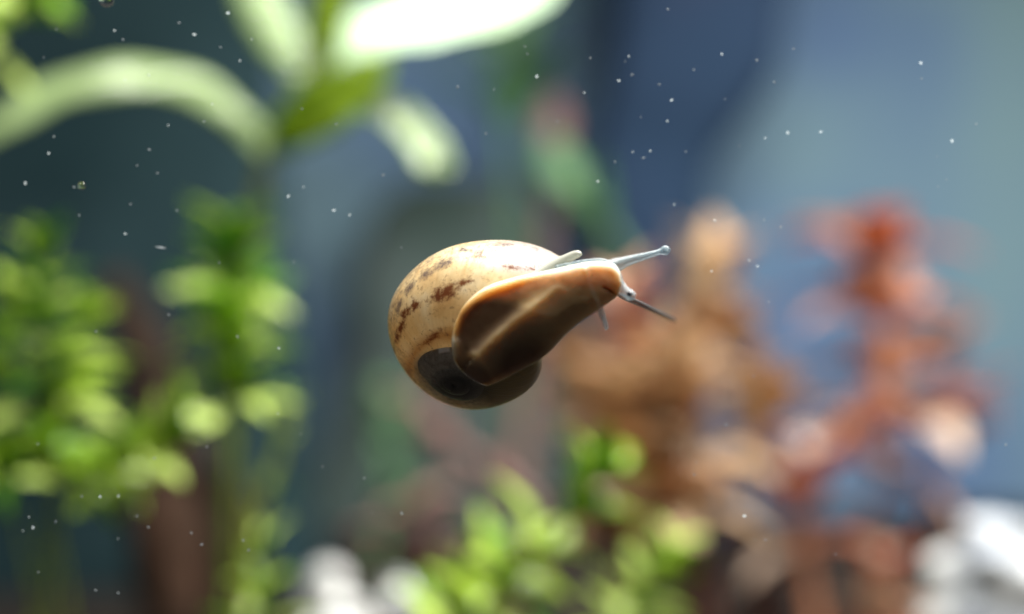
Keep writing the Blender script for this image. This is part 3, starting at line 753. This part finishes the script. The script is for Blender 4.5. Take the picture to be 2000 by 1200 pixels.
# ------------------------------------------------------------------ specks and bubbles on the glass
m, nt, out = mat('white_speck')
p = node(nt, 'ShaderNodeBsdfDiffuse', Color=(.42, .45, .47, 1)); t = node(nt, 'ShaderNodeBsdfTranslucent', Color=(.42, .45, .47, 1))
mx = node(nt, 'ShaderNodeMixShader'); mx.inputs[0].default_value = .5
nt.links.new(p.outputs[0], mx.inputs[1]); nt.links.new(t.outputs[0], mx.inputs[2]); nt.links.new(mx.outputs[0], out.inputs[0])
M_SPECK = m
m, nt, out = mat('faint_speck')
p = node(nt, 'ShaderNodeBsdfTranslucent', Color=(.6, .66, .68, 1)); t = node(nt, 'ShaderNodeBsdfTransparent')
mx = node(nt, 'ShaderNodeMixShader'); mx.inputs[0].default_value = .55
nt.links.new(p.outputs[0], mx.inputs[1]); nt.links.new(t.outputs[0], mx.inputs[2]); nt.links.new(mx.outputs[0], out.inputs[0])
M_FAINT = m
specks = """110 58,240 78,350 46,431 93,492 77,86 113,291 147,415 204,292 293,268 324,308 339,145 366,255 399,346 412,155 421,428 514,575 512,749 343,894 171,965 175,949 261,784 484,590 213,657 243,398 238,
1304 19,1025 92,1030 106,1153 114,1221 121,1234 147,1355 137,1287 166,1478 119,1416 194,1512 161,1550 96,1252 229,1089 238,1201 317,1257 309,1339 297,1444 285,1906 243,1830 306,1800 154,1832 365,1848 351,1492 430,1525 444,1501 590,
330 615,188 648,464 658,543 808,588 848,630 912,404 873,302 895,160 970,109 1020,374 1041,394 1064,475 1056,486 1075,75 1118,187 1153,231 1158,712 934,727 1002,1356 927,1472 735,1418 830,1964 869,1473 1055,1495 1055,1632 1083"""
faint = """224 60,380 68,446 26,469 119,244 157,329 245,106 267,95 300,50 358,245 457,563 384,593 366,652 411,683 420,1141 181,1228 110,1209 158,1312 196,1410 106,1303 237,1048 150,1236 297,1270 295,1494 270,1538 260,1603 258,1798 123,1859 276,1317 400,1396 431,1463 509,1479 520,1168 355,545 680,75 867,57 1010,65 1030,45 1037,196 970,232 969,268 1008,290 1030,231 1052,1360 903,785 1003,1454 1008,1390 530"""
def speck_mesh(seed, lx, ly):
    r = random.Random(seed); V = []; n = 6
    for j in range(n):
        a = 2 * math.pi * j / n; q = r.uniform(.6, 1.1)
        V.append((lx * q * math.cos(a), -.004, ly * q * math.sin(a)))
    V += [(0, -.009, 0), (0, .0, 0)]
    F = [(j, (j + 1) % n, n) for j in range(n)] + [((j + 1) % n, j, n + 1) for j in range(n)]
    return mesh('dust_speck', V, F, False)
def specks_at(text, mt, size, label, group):
    kinds = [speck_mesh(i, size / PX * f, size / PX * g) for i, (f, g) in enumerate(((1, .62), (1.35, .5), (.8, .7), (1.0, .8)))]
    for k in kinds: k.materials.append(mt)
    for w in text.replace('\n', '').split(','):
        x, y = map(float, w.split())
        o = obj('dust_speck', R.choice(kinds))
        o.location = px(x, y, .0055)
        o.rotation_euler = (0, R.uniform(0, 6.28), 0)
        s = R.uniform(.45, 1.15); o.scale = (s, 1, s)
        tag(o, label, 'speck', group)
specks_at(specks, M_SPECK, 3.2, 'tiny bright white speck stuck on the aquarium glass', 'bright specks on the glass')
specks_at(faint, M_FAINT, 3.8, 'tiny faint grey speck stuck on the aquarium glass', 'faint specks on the glass')
k = speck_mesh(77, 12 / PX, 2.2 / PX); k.materials.append(M_SPECK)
o = obj('dust_speck', k); o.location = px(314, 484, .0055); o.rotation_euler = (0, math.radians(8), 0)
tag(o, 'thin white thread-like speck on the glass above the whorled green stem', 'speck')
m, nt, out = mat('bubble')
p = node(nt, 'ShaderNodeBsdfPrincipled', Roughness=.03); p.inputs['Transmission Weight'].default_value = 1.0; p.inputs['IOR'].default_value = 1.18
nt.links.new(p.outputs[0], out.inputs[0])
for x, y, r, lab in ((160, 363, 8, 'small round air bubble on the glass beside the arching strap leaf'), (208, 0, 15, 'larger round air bubble on the glass above the arching strap leaf')):
    V, F = ball((0, 0, 0), r / PX, 16)
    o = obj('air_bubble', mesh('air_bubble', V, F), m); o.location = px(x, y, r / PX * .95)
    tag(o, lab, 'bubble')
